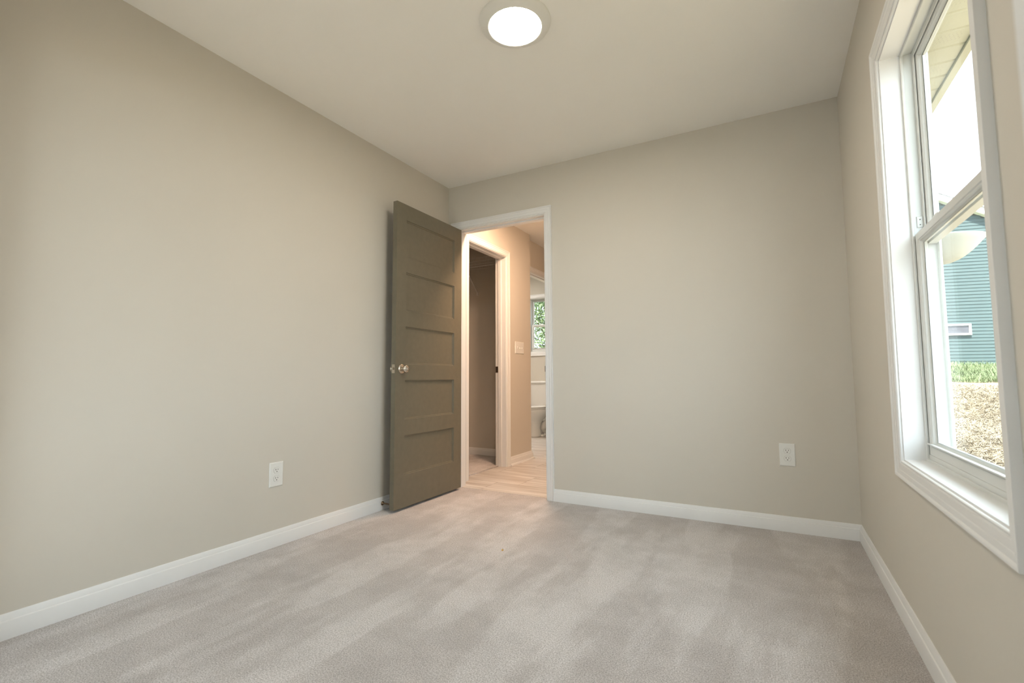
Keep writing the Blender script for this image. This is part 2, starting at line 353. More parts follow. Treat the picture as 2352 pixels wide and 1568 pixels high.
BB = [(0, 0), (0.0135, 0), (0.0135, 0.058), (0.0125, 0.0605), (0.0095, 0.0625), (0.0088, 0.066), (0.0080, 0.072), (0.0062, 0.0765), (0.0058, 0.079), (0.0035, 0.0835), (0, 0.084)]
SHOE = [(0, 0), (0.028, 0), (0.0275, 0.006), (0.024, 0.012), (0.019, 0.0165), (0.0135, 0.018), (0.0135, 0.058), (0.0125, 0.0605), (0.0095, 0.0625), (0.0088, 0.066), (0.0080, 0.072), (0.0062, 0.0765), (0.0058, 0.079), (0.0035, 0.0835), (0, 0.084)]
def baseboard(name, path, label, prof=BB):
    o = MB().path_profile(path, prof).build(name, M['trim'], auto=30); struct(o, label, 'baseboard')
baseboard('baseboard_left', [(0, D), (0, FW1)], 'white baseboard along the left bedroom wall')
baseboard('baseboard_right', [(W, FW1), (W, D-0.0135)], 'white baseboard under the window')
baseboard('baseboard_back', [(W, D), (JX1+REV+0.057, D)], 'white baseboard along the back wall right of the doorway')
CL = HALL_X-WT
baseboard('baseboard_closet', [(CL-0.002, YC), (-1.385, YC)], 'white baseboard inside the hall closet')
baseboard('baseboard_hall', [(REC_X, YCOR), (HALL_X, YCOR), (HALL_X, CO1+REV+0.057)], 'white baseboard with shoe moulding on the hallway wall', SHOE)
baseboard('baseboard_bathroom', [(REC_X-WT, YB), (-3.1, YB)], 'white baseboard behind the toilet')

# ------------------------------------------------------------------ door leaf (door_1)
DX, DY0, DY1, DZ0, DZ1, DT = 0.139, 2.380, 3.134, 0.017, 2.059, 0.035
door = empty('door_1', (DX-DT/2, DY1, 0)); struct(door, 'open olive-grey five-panel door with nickel knob', 'door')
PY0, PY1 = 2.476, 3.037
PZ = [(1.690, 1.950), (1.325, 1.586), (0.960, 1.215), (0.591, 0.853), (0.228, 0.486)]
def panelled_leaf(xf, sgn):
    """one face of the leaf: flat stiles and rails with sunken panels. sgn = outward direction along x"""
    b = MB(); bm = b.bm
    def q(pts): bm.faces.new([bm.verts.new(p) for p in pts])
    def rect(y0, y1, z0, z1, x): q([(x, y0, z0), (x, y1, z0), (x, y1, z1), (x, y0, z1)])
    rect(DY0, PY0, DZ0, DZ1, xf); rect(PY1, DY1, DZ0, DZ1, xf)
    zs = [DZ0] + [v for p in reversed(PZ) for v in p] + [DZ1]
    for i in range(0, len(zs), 2): rect(PY0, PY1, zs[i], zs[i+1], xf)
    for z0, z1 in PZ:
        steps = [(0, 0), (0.002, 0.006), (0.0085, 0.0065), (0.010, 0.0105), (0.012, 0.011)]
        rings = []
        for d, h in steps: rings.append([(xf-sgn*h, PY0+d, z0+d), (xf-sgn*h, PY1-d, z0+d), (xf-sgn*h, PY1-d, z1-d), (xf-sgn*h, PY0+d, z1-d)])
        R = [[bm.verts.new(p) for p in r] for r in rings]
        for i in range(len(R)-1):
            for j in range(4): bm.faces.new((R[i][j], R[i][(j+1) % 4], R[i+1][(j+1) % 4], R[i+1][j]))
        bm.faces.new(R[-1])
    return b
b = panelled_leaf(DX, 1)
b2 = panelled_leaf(DX-DT, -1)
tmp = bpy.data.meshes.new('tmp'); b2.bm.to_mesh(tmp); b.bm.from_mesh(tmp); b2.bm.free()
bm = b.bm
for pts in [[(DX, DY0, DZ0), (DX-DT, DY0, DZ0), (DX-DT, DY0, DZ1), (DX, DY0, DZ1)], [(DX, DY1, DZ0), (DX-DT, DY1, DZ0), (DX-DT, DY1, DZ1), (DX, DY1, DZ1)],
            [(DX, DY0, DZ0), (DX-DT, DY0, DZ0), (DX-DT, DY1, DZ0), (DX, DY1, DZ0)], [(DX, DY0, DZ1), (DX-DT, DY0, DZ1), (DX-DT, DY1, DZ1), (DX, DY1, DZ1)]]:
    bm.faces.new([bm.verts.new(p) for p in pts])
bmesh.ops.remove_doubles(bm, verts=bm.verts, dist=0.0002)
b.build('door_leaf', M['door'], door)
KY, KZ = 2.440, 0.929
def knob(x, s, button):
    b = MB()
    b.lathe([(0.0325, 0), (0.0325, 0.003), (0.030, 0.006), (0.020, 0.0085), (0.0135, 0.010), (0.0125, 0.016), (0.0125, 0.022), (0.016, 0.026), (0.0235, 0.031), (0.0262, 0.037),
             (0.0262, 0.042), (0.0225, 0.048), (0.0165, 0.051), (0.0, 0.051)], (x, KY, KZ), (s, 0, 0), 36)
    k = b.build('door_knob', M['nickel'], door, auto=40); k['label'] = 'satin nickel knob'
    if button:
        MB().lathe([(0.009, 0.048), (0.009, 0.054), (0.0075, 0.0565), (0, 0.057)], (x, KY, KZ), (s, 0, 0), 20).build('lock_button', M['nickel'], k, auto=40)
        MB().box(x+0.0565, x+0.0575, KY-0.0045, KY+0.0045, KZ-0.0012, KZ+0.0012).build('button_slot', M['slot'], k)
    return k
knob(DX, 1, True); knob(DX-DT, -1, False)
b = MB(); b.box(DX-DT/2-0.0125, DX-DT/2+0.0125, DY0-0.001, DY0+0.001, KZ-0.0285, KZ+0.0285, 0.0006)
lp = b.build('latch_plate', M['nickel'], door); lp['label'] = 'nickel latch plate on the door edge'
b = MB(); b.loops([[(DX-DT/2-0.006, DY0, KZ-0.008), (DX-DT/2+0.006, DY0, KZ-0.008), (DX-DT/2+0.006, DY0, KZ+0.008), (DX-DT/2-0.006, DY0, KZ+0.008)],
                   [(DX-DT/2-0.002, DY0-0.011, KZ-0.007), (DX-DT/2+0.006, DY0-0.011, KZ-0.007), (DX-DT/2+0.006, DY0-0.011, KZ+0.007), (DX-DT/2-0.002, DY0-0.011, KZ+0.007)]])
b.build('latch_bolt', M['nickel'], lp)
for hz in (0.25, 1.04, 1.82):
    b = MB(); b.lathe([(0.006, -0.045), (0.006, 0.045)], (JX0+0.003, D-0.022, hz), (0, 0, 1), 16); b.box(JX0+0.003, DX-DT-0.0005, D-0.0165, D-0.0145, hz-0.044, hz+0.044)
    hh = b.build('hinge', M['nickel'], door); 

# door stop on baseboard behind the door
ds = empty('door_stop', (0.0135, 2.412, 0.045)); tag(ds, 'small dark metal door stop on the baseboard behind the open door', 'door stop')
MB().lathe([(0.0135, 0), (0.0135, 0.002), (0.011, 0.005), (0.0065, 0.012), (0.0045, 0.02), (0.0043, 0.068), (0.007, 0.072), (0.007, 0.078)], (0.0135, 2.412, 0.045), (1, 0, 0), 20).build('stop_rod', M['bronze'], ds, auto=40)
MB().lathe([(0.0085, 0.076), (0.0085, 0.086), (0.006, 0.0895), (0, 0.0895)], (0.0135, 2.412, 0.045), (1, 0, 0), 20).build('rubber_tip', M['rubber'], ds, auto=40)

# ------------------------------------------------------------------ outlets and switch
def outlet(root, P, U, Nn, w=0.079, h=0.126):
    P, U, Nn = Vector(P), Vector(U), Vector(Nn); V = Vector((0, 0, 1))
    def pt(u, v, n): return P + U*u + V*v + Nn*n
    def ring(w_, h_, n): return [pt(-w_/2, -h_/2, n), pt(w_/2, -h_/2, n), pt(w_/2, h_/2, n), pt(-w_/2, h_/2, n)]
    MB().loops([ring(w, h, 0), ring(w, h, 0.0018), ring(w-0.004, h-0.004, 0.004), ring(w-0.010, h-0.010, 0.0055)]).build('cover_plate', M['plastic'], root)
    for s in (1, -1):
        cz = s*0.0195*h/0.115
        pts = []
        for k in range(32):
            a = 2*PI*k/32; u, v = 0.0172*math.cos(a), 0.0172*math.sin(a); v = max(-0.0143, min(0.0143, v)); pts.append((u, v))
        def oc(f, n): return [pt(u*f, cz+v*f, n) for u, v in pts]
        gr = MB().loops([oc(1.05, 0.0054), oc(1.05, 0.0058)]).build('receptacle', M['rubber'], root)
        gr.data.materials[0] = M['shadow_gap']
        MB().loops([oc(1.0, 0.0054), oc(1.0, 0.0068), oc(0.96, 0.0072)]).build('receptacle_face', M['plastic'], gr)
        b = MB()
        for uo, hh in ((-0.0065, 0.0085), (0.0065, 0.0068)):
            b.loops([[pt(uo+a*0.0012, cz+0.004+c*hh/2, n) for a, c in ((-1, -1), (1, -1), (1, 1), (-1, 1))] for n in (0.0070, 0.0075)])
        b.loops([[pt(0.0026*math.cos(2*PI*k/14), cz-0.0065+0.0026*math.sin(2*PI*k/14), n) for k in range(14)] for n in (0.0070, 0.0075)])
        b.build('slots', M['slot'], gr)
    MB().lathe([(0.0033, 0.0053), (0.0031, 0.0066), (0, 0.0068)], P, Nn, 16).build('screw', M['plastic'], root)
M['shadow_gap'] = mat('recess_grey', (0.42, 0.40, 0.37), 0.8, noise=(40, 0.03))
r_ = empty('wall_outlet', (2.364, D, 0.425)); tag(r_, 'white duplex outlet on the back wall, right of the doorway', 'outlet', 'duplex wall outlets')
outlet(r_, (2.364, D, 0.425), (1, 0, 0), (0, -1, 0))
r_ = empty('wall_outlet', (0, 1.640, 0.369)); tag(r_, 'white duplex outlet low on the left wall', 'outlet', 'duplex wall outlets')
outlet(r_, (0, 1.640, 0.369), (0, 1, 0), (1, 0, 0))
sw = empty('light_switch', (HALL_X, 4.385, 1.172)); tag(sw, 'white three-toggle switch plate on the orange-lit hallway wall', 'light switch')
def ringx(w_, h_, n): return [(HALL_X+n, 4.385-w_/2, 1.172-h_/2), (HALL_X+n, 4.385+w_/2, 1.172-h_/2), (HALL_X+n, 4.385+w_/2, 1.172+h_/2), (HALL_X+n, 4.385-w_/2, 1.172+h_/2)]
MB().loops([ringx(0.19, 0.122, 0), ringx(0.19, 0.122, 0.002), ringx(0.182, 0.114, 0.0055)]).build('cover_plate', M['plastic'], sw)
for k, s in ((-1, 1), (0, -1), (1, -1)):
    yy = 4.385+k*0.048
    b = MB(); b.loops([[(HALL_X+0.005, yy-0.005, 1.160), (HALL_X+0.005, yy+0.005, 1.160), (HALL_X+0.005, yy+0.005, 1.184), (HALL_X+0.005, yy-0.005, 1.184)],
                       [(HALL_X+0.012, yy-0.0035, 1.172+s*0.008-0.004), (HALL_X+0.012, yy+0.0035, 1.172+s*0.008-0.004), (HALL_X+0.012, yy+0.0035, 1.172+s*0.008+0.004), (HALL_X+0.012, yy-0.0035, 1.172+s*0.008+0.004)]])
    b.build('toggle', M['plastic'], sw)

# ------------------------------------------------------------------ ceiling lights
def disk_light(loc, lens_m, label):
    root = empty('ceiling_light', loc); tag(root, label, 'ceiling light')
    MB().lathe([(0.158, 0), (0.158, -0.006), (0.154, -0.012), (0.140, -0.020), (0.126, -0.026), (0.121, -0.027), (0.117, -0.026), (0.1155, -0.020), (0.1155, 0)], loc, (0, 0, 1), 96).build('trim_ring', M['plastic'], root, auto=50)
    MB().lathe([(0.1160, -0.0215), (0.110, -0.0235), (0.08, -0.0250), (0.04, -0.0258), (0, -0.026)], loc, (0, 0, 1), 96, cap=False).build('lens', lens_m, root, smooth=True)
    return root
disk_light((1.368, 1.768, H), M['lens'], 'round white flush ceiling light, glowing, in the middle of the bedroom ceiling')
disk_light((0.70, 3.48, H), M['lens_hall'], 'round warm ceiling light of the hallway, hidden above the doorway head')
disk_light((-1.5, 5.75, H+0.12), M['lens_bath_fill'], 'round white ceiling light added to brighten the bathroom, unseen behind the hallway wall')  # added fixture, never in view, raises the bathroom's brightness

# ------------------------------------------------------------------ windows
def window(root, P, U, Nn, w, h, jd, casing_label, mid=0.525):
    """double-hung vinyl window. P = lower corner of the opening on the inner wall face, U along the wall, Nn into the room; w,h opening, jd jamb depth."""
    P, U, Nn = Vector(P), Vector(U), Vector(Nn); V = Vector((0, 0, 1))
    def fr(prof, u0, u1, v0, v1, name, material, par, auto=None):
        return MB().sweep_rect(P, U, V, Nn, u0, u1, v0, v1, prof).build(name, material, par, auto=auto)
    fr(CAS, -REV, w+REV, -REV, h+REV, 'casing', M['trim'], root, 35)
    fr([(0, 0), (0.018, 0), (0.018, -jd), (0, -jd)], 0, w, 0, h, 'jamb', M['trim'], root)
    # vinyl main frame: inner lip, track for lower sash, parting ridge, track for upper sash, outer flange
    d0 = -jd
    prof = [(0.018, d0), (-0.008, d0), (-0.010, d0-0.002), (-0.010, d0-0.007), (-0.004, d0-0.009), (-0.004, d0-0.033), (-0.018, d0-0.0335), (-0.020, d0-0.035), (-0.020, d0-0.037), (-0.006, d0-0.038),
            (-0.006, d0-0.064), (-0.024, d0-0.066), (-0.026, d0-0.068), (-0.026, d0-0.072), (0.000, d0-0.074), (0.040, d0-0.076), (0.040, d0-0.070), (0.018, d0-0.070)]
    fr(prof, 0, w, 0, h, 'window_frame', M['vinyl'], root, 30)
    # sloped sill inside the frame
    zi = 0.024
    b = MB(); a, c = d0-0.006, d0-0.072
    def pt(u, v, n): return P + U*u + V*v + Nn*n
    b.loops([[pt(u, 0, a), pt(u, zi, a), pt(u, zi-0.004, c), pt(u, 0, c)] for u in (0.004, w-0.004)]); b.build('sill', M['vinyl'], root)
    zm = h*mid
    def sash(v0, v1, n0, n1, st, top, bot, name):
        r = empty(name, pt(0, 0, 0)); r.parent = root; r.location = (0, 0, 0)
        u0_, u1_ = 0.012, w-0.012
        b = MB()
        nf, nb = n0, n1
        ng = (n0+n1)/2
        # members with a stepped glazing bead
        def member(inner, outer):    # lists of 4 corner pts for inner/outer at each step
            pass
        prof = [(0.0, nf), (1.0, nf), (1.0, nf-0.001)]
        iu0, iu1, iv0, iv1 = u0_+st, u1_-st, v0+bot, v1-top
        steps = [(0, nb), (0, nf), (0.12, nf+0.0), (0.60, nf-0.001), (0.66, nf-0.004), (0.72, nf-0.004), (0.80, nf-0.010), (1.0, nf-0.014), (1.0, ng)]
        rings = []
        for f, n in steps:
            ru0, ru1 = u0_+(iu0-u0_)*f, u1_+(iu1-u1_)*f
            rv0, rv1 = v0+(iv0-v0)*f, v1+(iv1-v1)*f
            rings.append([pt(ru0, rv0, n), pt(ru1, rv0, n), pt(ru1, rv1, n), pt(ru0, rv1, n)])
        for f, n in ((1.0, nb+0.004), (0.7, nb)):
            ru0, ru1 = u0_+(iu0-u0_)*f, u1_+(iu1-u1_)*f
            rv0, rv1 = v0+(iv0-v0)*f, v1+(iv1-v1)*f
            rings.append([pt(ru0, rv0, n), pt(ru1, rv0, n), pt(ru1, rv1, n), pt(ru0, rv1, n)])
        b.loops(rings, closed_path=True)
        b.build('sash_frame', M['vinyl'], r)
        MB().loops([[pt(iu0-0.004, iv0-0.004, n), pt(iu1+0.004, iv0-0.004, n), pt(iu1+0.004, iv1+0.004, n), pt(iu0-0.004, iv1+0.004, n)] for n in (ng+0.002, ng-0.002)]).build('glass_pane', M['glass'], r)
        return r
    low = sash(zi, zm+0.020, d0-0.008, d0-0.033, 0.040, 0.036, 0.044, 'lower_sash')
    upr = sash(zm-0.016, h-0.006, d0-0.039, d0-0.063, 0.032, 0.036, 0.036, 'upper_sash')
    # lift rail along the lower sash and lock on the meeting rail
    b = MB(); b.loops([[pt(u, zi+0.030, d0-0.012), pt(u, zi+0.036, d0-0.012), pt(u, zi+0.037, d0-0.001), pt(u, zi+0.033, d0-0.001)] for u in (0.016, w-0.016)]); b.build('lift_rail', M['vinyl'], low)
    for uu in (w*0.27, w*0.73):
        b = MB(); b.loops([[pt(uu-0.03, zm+0.020, d0-0.010), pt(uu+0.03, zm+0.020, d0-0.010), pt(uu+0.03, zm+0.020, d0-0.030), pt(uu-0.03, zm+0.020, d0-0.030)],
                           [pt(uu-0.026, zm+0.030, d0-0.013), pt(uu+0.020, zm+0.030, d0-0.013), pt(uu+0.020, zm+0.030, d0-0.028), pt(uu-0.026, zm+0.030, d0-0.028)]])
        b.build('sash_lock', M['vinyl'], low)
    for side in (0, 1):
        u = (w-0.004-0.001) if side else 0.004+0.001
        s = -1 if side else 1
        b = MB(); b.loops([[pt(u-s*0.001, zm+0.045, d0-0.015), pt(u-s*0.001, zm+0.045, d0-0.034), pt(u-s*0.001, zm+0.085, d0-0.034), pt(u-s*0.001, zm+0.085, d0-0.015)],
                           [pt(u+s*0.003, zm+0.047, d0-0.017), pt(u+s*0.003, zm+0.047, d0-0.032), pt(u+s*0.003, zm+0.083, d0-0.032), pt(u+s*0.003, zm+0.083, d0-0.017)]])
        k = b.build('track_stop', M['vinyl'], root)
        b = MB()
        for zz in (0.055, 0.073): b.lathe([(0.0016, 0.002), (0.0016, 0.0045), (0, 0.0045)], pt(u, zm+zz, d0-0.0245), U*s, 10)
        b.build('screw_holes', M['slot'], k)
w1 = empty('window_1', (W, WY0, WZ0)); struct(w1, 'tall white double-hung window on the right wall looking onto the yard', 'window')
window(w1, (W, WY0, WZ0), (0, 1, 0), (-1, 0, 0), WY1-WY0, WZ1-WZ0, 0.058, '')
w2 = empty('window_2', (BWX0, YB, BWZ0)); struct(w2, 'small white double-hung bathroom window filled with green leaves', 'window')
window(w2, (BWX0, YB, BWZ0), (1, 0, 0), (0, -1, 0), BWX1-BWX0, BWZ1-BWZ0, 0.05, '', mid=0.49)

for n_, (a_, c_) in zip((3,), RW):
    wr = empty(f'window_{n_}', (c_, -0.6, RZ0)); struct(wr, 'unseen white double-hung window added behind the camera for fill daylight', 'window')
    window(wr, (c_, -0.6, RZ0), (-1, 0, 0), (0, 1, 0), c_-a_, RZ1-RZ0, 0.05, '')  # added opening, out of view, lets cool daylight in from behind

# ------------------------------------------------------------------ wire shelf in the closet
ws = empty('wire_shelf', (-0.7, YC, 2.10)); tag(ws, 'white wire shelf with hanging rail on the closet wall', 'shelf')
SX0, SX1, SYF, SZ = -1.38, CL-0.006, YC-0.305, 2.112
b = MB()
for yy, zz, rr in ((SYF, SZ, 0.003), (SYF+0.10, SZ-0.004, 0.003), (SYF+0.2, SZ-0.004, 0.003), (YC-0.008, SZ-0.004, 0.003)): b.tube([(SX0, yy, zz), (SX1, yy, zz)], rr, 8)
x = SX0+0.01
while x < SX1: b.tube([(x, SYF-0.002, SZ+0.002), (x, YC-0.006, SZ+0.002)], 0.0014, 5); x += 0.0254
b.build('shelf_deck', M['wire'], ws)
b = MB(); b.tube([(SX0, SYF, SZ+0.036), (SX1, SYF, SZ+0.036)], 0.003, 8)
x = SX0+0.01
while x < SX1: b.tube([(x, SYF-0.003, SZ), (x, SYF-0.003, SZ+0.036)], 0.0014, 5); x += 0.0254
b.build('front_lip', M['wire'], ws)
b = MB(); b.tube([(SX0, SYF+0.02, SZ-0.048), (SX1, SYF+0.02, SZ-0.048)], 0.004, 8)
for xx in (-1.1, -0.64, -0.2): b.tube([(xx, SYF, SZ), (xx+0.012, SYF+0.005, SZ-0.025), (xx+0.004, SYF+0.02, SZ-0.048), (xx+0.012, SYF+0.02, SZ-0.062)], 0.003, 8)
b.build('hanging_rail', M['wire'], ws)
for xx in (-1.05, -0.62):
    b = MB(); b.tube([(xx, SYF+0.01, SZ-0.006), (xx, YC-0.012, SZ-0.28)], 0.0045, 8); b.box(xx-0.008, xx+0.008, YC-0.014, YC, SZ-0.31, SZ-0.26); b.build('support_bracket', M['wire'], ws)

# ------------------------------------------------------------------ toilet
TX = -0.80
tl = empty('toilet', (TX, 6.45, 0)); tag(tl, 'white two-piece toilet under the bathroom window', 'toilet')
def sel(cx_, cy_, rx, ryf, ryb, z, n=36, pw=2.0):
    out = []
    for k in range(n):
        a = 2*PI*k/n; c, s = math.cos(a), math.sin(a)
        e = 2/pw; u = math.copysign(abs(c)**e, c); v = math.copysign(abs(s)**e, s)
        out.append((cx_+rx*u, cy_+(ryb if v > 0 else ryf)*v, z))
    return out
b = MB()
b.loops([sel(TX, 6.37, .098, .125, .13, 0.0, pw=2.6), sel(TX, 6.37, .098, .125, .13, 0.02, pw=2.6), sel(TX, 6.37, .086, .112, .12, 0.05, pw=2.5), sel(TX, 6.37, .080, .105, .12, 0.12, pw=2.4),
         sel(TX, 6.38, .084, .115, .14, 0.19, pw=2.3), sel(TX, 6.40, .112, .185, .20, 0.245, pw=2.2), sel(TX, 6.41, .150, .245, .28, 0.30, pw=2.1), sel(TX, 6.41, .178, .27, .32, 0.345, pw=2.1),
         sel(TX, 6.41, .184, .275, .33, 0.385, pw=2.1), sel(TX, 6.41, .182, .272, .33, 0.398, pw=2.1)])
b.build('bowl', M['porcelain'], tl, smooth=True)
b = MB(); b.tube([(TX+0.02, 6.42, 0.20), (TX+0.06, 6.48, 0.25), (TX+0.070, 6.55, 0.25), (TX+0.066, 6.60, 0.18), (TX+0.055, 6.57, 0.10), (TX+0.05, 6.62, 0.05), (TX+0.05, 6.68, 0.04)], [.03, .042, .048, .048, .045, .04, .03], 14)
b.tube([(TX, 6.44, 0.26), (TX, 6.60, 0.24), (TX, 6.66, 0.12), (TX, 6.66, 0.01)], [.06, .065, .065, .07], 16)
b.box(TX-0.13, TX+0.13, 6.40, 6.62, 0.0, 0.022, 0.008, 2); b.build('trapway', M['porcelain'], tl, smooth=True)
for s in (-1, 1): MB().lathe([(0.014, 0.02), (0.014, 0.03), (0.010, 0.038), (0, 0.040)], (TX+s*0.115, 6.50, 0), (0, 0, 1), 14).build('bolt_cap', M['porcelain'], tl, smooth=True)
b = MB(); b.loops([sel(TX, 6.41, .180, .272, .23, 0.401), sel(TX, 6.41, .186, .278, .235, 0.406), sel(TX, 6.41, .186, .278, .235, 0.416), sel(TX, 6.41, .180, .272, .23, 0.420)]); b.build('seat', M['porcelain'], tl, auto=50)
b = MB(); b.loops([sel(TX, 6.41, .178, .270, .23, 0.4225), sel(TX, 6.41, .184, .276, .235, 0.427), sel(TX, 6.41, .182, .274, .235, 0.437), sel(TX, 6.41, .160, .250, .215, 0.443)]); b.build('seat_lid', M['porcelain'], tl, auto=50)
b = MB()
def rr(hx, y0, y1, z): return sel(TX, (y0+y1)/2, hx, (y1-y0)/2, (y1-y0)/2, z, pw=7)
b.loops([rr(.190, 6.645, 6.835, 0.40), rr(.205, 6.635, 6.838, 0.44), rr(.222, 6.625, 6.838, 0.62), rr(.226, 6.622, 6.838, 0.765)]); b.build('tank', M['porcelain'], tl, auto=50)
b = MB(); b.loops([rr(.230, 6.616, 6.840, 0.766), rr(.236, 6.610, 6.842, 0.772), rr(.236, 6.610, 6.842, 0.796), rr(.228, 6.618, 6.838, 0.806)]); b.build('tank_lid', M['porcelain'], tl, auto=50)
b = MB(); b.lathe([(0.012, 0), (0.012, 0.012), (0.0, 0.012)], (TX-0.198, 6.628, 0.71), (0, -1, 0), 14); b.tube([(TX-0.198, 6.612, 0.71), (TX-0.200, 6.590, 0.706), (TX-0.206, 6.560, 0.700)], [0.006, 0.006, 0.008], 8); b.build('flush_lever', M['nickel'], tl, auto=40)
b = MB(); b.lathe([(0.02, 0), (0.02, 0.004), (0.008, 0.008), (0.008, 0.045), (0.014, 0.05), (0.014, 0.07), (0.0, 0.072)], (TX+0.19, YB-0.0135, 0.19), (0, -1, 0), 14); b.tube([(TX+0.19, YB-0.06, 0.19), (TX+0.19, YB-0.065, 0.27), (TX+0.16, YB-0.07, 0.36), (TX+0.15, YB-0.09, 0.41)], 0.005, 8)
b.build('supply_valve', M['nickel'], tl, auto=40)
# toilet paper holder arm on the vanity side
tp = empty('paper_holder', (TX+0.235, 6.30, 0.435))
b = MB(); b.tube([(REC_X-WT-0.008, 6.30, 0.47), (TX+0.235, 6.30, 0.47)], 0.006, 8); b.lathe([(0.022, 0), (0.022, 0.006), (0.008, 0.01), (0, 0.01)], (REC_X-WT, 6.30, 0.47), (-1, 0, 0), 16); b.lathe([(0.009, 0), (0.009, 0.006), (0, 0.006)], (TX+0.235, 6.30, 0.47), (-1, 0, 0), 12)
b.build('holder_arm', M['bronze'], tp, auto=40); tag(tp, 'dark metal paper holder arm reaching towards the toilet seat', 'paper holder')

# ------------------------------------------------------------------ bead on the carpet
b = MB(); b.lathe([(0.0, 0.0), (0.0045, 0.0005), (0.0055, 0.0025), (0.0050, 0.0055), (0.0030, 0.0080), (0.0, 0.0085)], (1.080, 2.143, 0.0), (0, 0, 1), 18)
o = b.build('brass_bead', M['brass'], smooth=True); tag(o, 'tiny golden bead lying alone on the open carpet', 'bead')

# ------------------------------------------------------------------ own eave outside the window
XE = W+EXT
ZS = 2.60
ea = empty('eave', (XE, 3.5, ZS)); struct(ea, 'cream vinyl eave of the house with perforated soffit above the window', 'eave')
b = MB(); XF = 3.262; yv = 3.368; pitch = 0.152
ys_ = [yv + k*pitch for k in range(-28, 30)]
for y0_ in ys_:
    # each soffit panel: flat strip and a small V groove
    for (a0, z0_), (a1, z1_) in (((0.012, 0.0), (pitch-0.012, 0.0)), ((pitch-0.012, 0.0), (pitch, 0.009)), ((0.0, 0.009), (0.012, 0.0))):
        b.loops([[(XE, y0_+a0, ZS+z0_), (XE, y0_+a1, ZS+z1_), (XE, y0_+a1, ZS+z1_+0.004), (XE, y0_+a0, ZS+z0_+0.004)], [(XF, y0_+a0, ZS+z0_), (XF, y0_+a1, ZS+z1_), (XF, y0_+a1, ZS+z1_+0.004), (XF, y0_+a0, ZS+z0_+0.004)]])
b.build('soffit', M['soffit'], ea)
b = MB()
for i, y0_ in enumerate(ys_):
    if i % 2 == 0 and 2.4 < y0_ < 4.9:
        for c in range(4):
            for k in range(26):
                xx = XE+0.02+k*0.015+(c % 2)*0.0075; yy = y0_+0.035+c*0.017
                if xx < XF-0.01: b.box(xx, xx+0.0035, yy, yy+0.0035, ZS-0.0004, ZS+0.0001)
b.build('perforations', M['shadow_gap'], ea)
b = MB(); b.box(XF, XF+0.045, -1.5, 8.0, ZS-0.012, ZS+0.20, 0.004); b.build('fascia', M['soffit'], ea)
b = MB(); b.loops([[(XE-3.0, y_, 4.4), (XE-3.0, y_, 4.25), (XF+0.06, y_, ZS+0.12), (XF+0.06, y_, ZS+0.22)] for y_ in (-1.5, 8.0)]); b.build('roof_slope', M['roof'], ea)
# exterior cladding of own wall
b = MB(); XB = XE+0.002
EW0, EW1, EZ0, EZ1 = WY0-0.03, WY1+0.03, WZ0-0.03, WZ1+0.03
def clap(y0_, y1_, z0_, z1_):
    z = z0_
    while z < z1_-1e-4:
        zt = min(z+0.115, z1_); b.loops([[(XB, y_, z), (XB+0.014, y_, z), (XB+0.003, y_, zt), (XB, y_, zt)] for y_ in (y0_, y1_)]); z += 0.115
clap(-0.7, EW0, -0.3, ZS); clap(EW1, 7.0, -0.3, ZS); clap(EW0, EW1, -0.3, EZ0); clap(EW0, EW1, EZ1, ZS)
o = b.build('wall_exterior', M['siding']); struct(o, 'outside lap siding of this house around the window', 'wall')

# satellite dish outside, seen through the lower sash
DC = Vector((3.555, 5.0, 1.965))
dish = empty('satellite_dish', DC); tag(dish, 'white bowl-shaped dish outside, cut off by the meeting rail of the lower sash', 'dish')
Rd = 0.262
prof = [(Rd*t, -0.20*(1-t*t)-0.0) for t in (0.0, 0.2, 0.4, 0.55, 0.7, 0.82, 0.92, 1.0)] + [(Rd+0.008, 0.004), (Rd+0.006, -0.006)] + [(Rd*t, -0.20*(1-t*t)-0.006) for t in (0.92, 0.82, 0.7, 0.55, 0.4, 0.2, 0.0)]
ax = Vector((0.03, -0.05, 1.0))
MB().lathe(prof, DC, ax, 48, cap=False).build('bowl', M['paper_white'], dish, auto=50)
b = MB(); b.tube([(XE, 5.05, 1.70), (3.25, 5.05, 1.70), (3.50, 5.02, 1.765)], 0.018, 12); b.box(XE, XE+0.02, 4.97, 5.13, 1.60, 1.80); b.build('mounting_arm', M['paper_white'], dish)

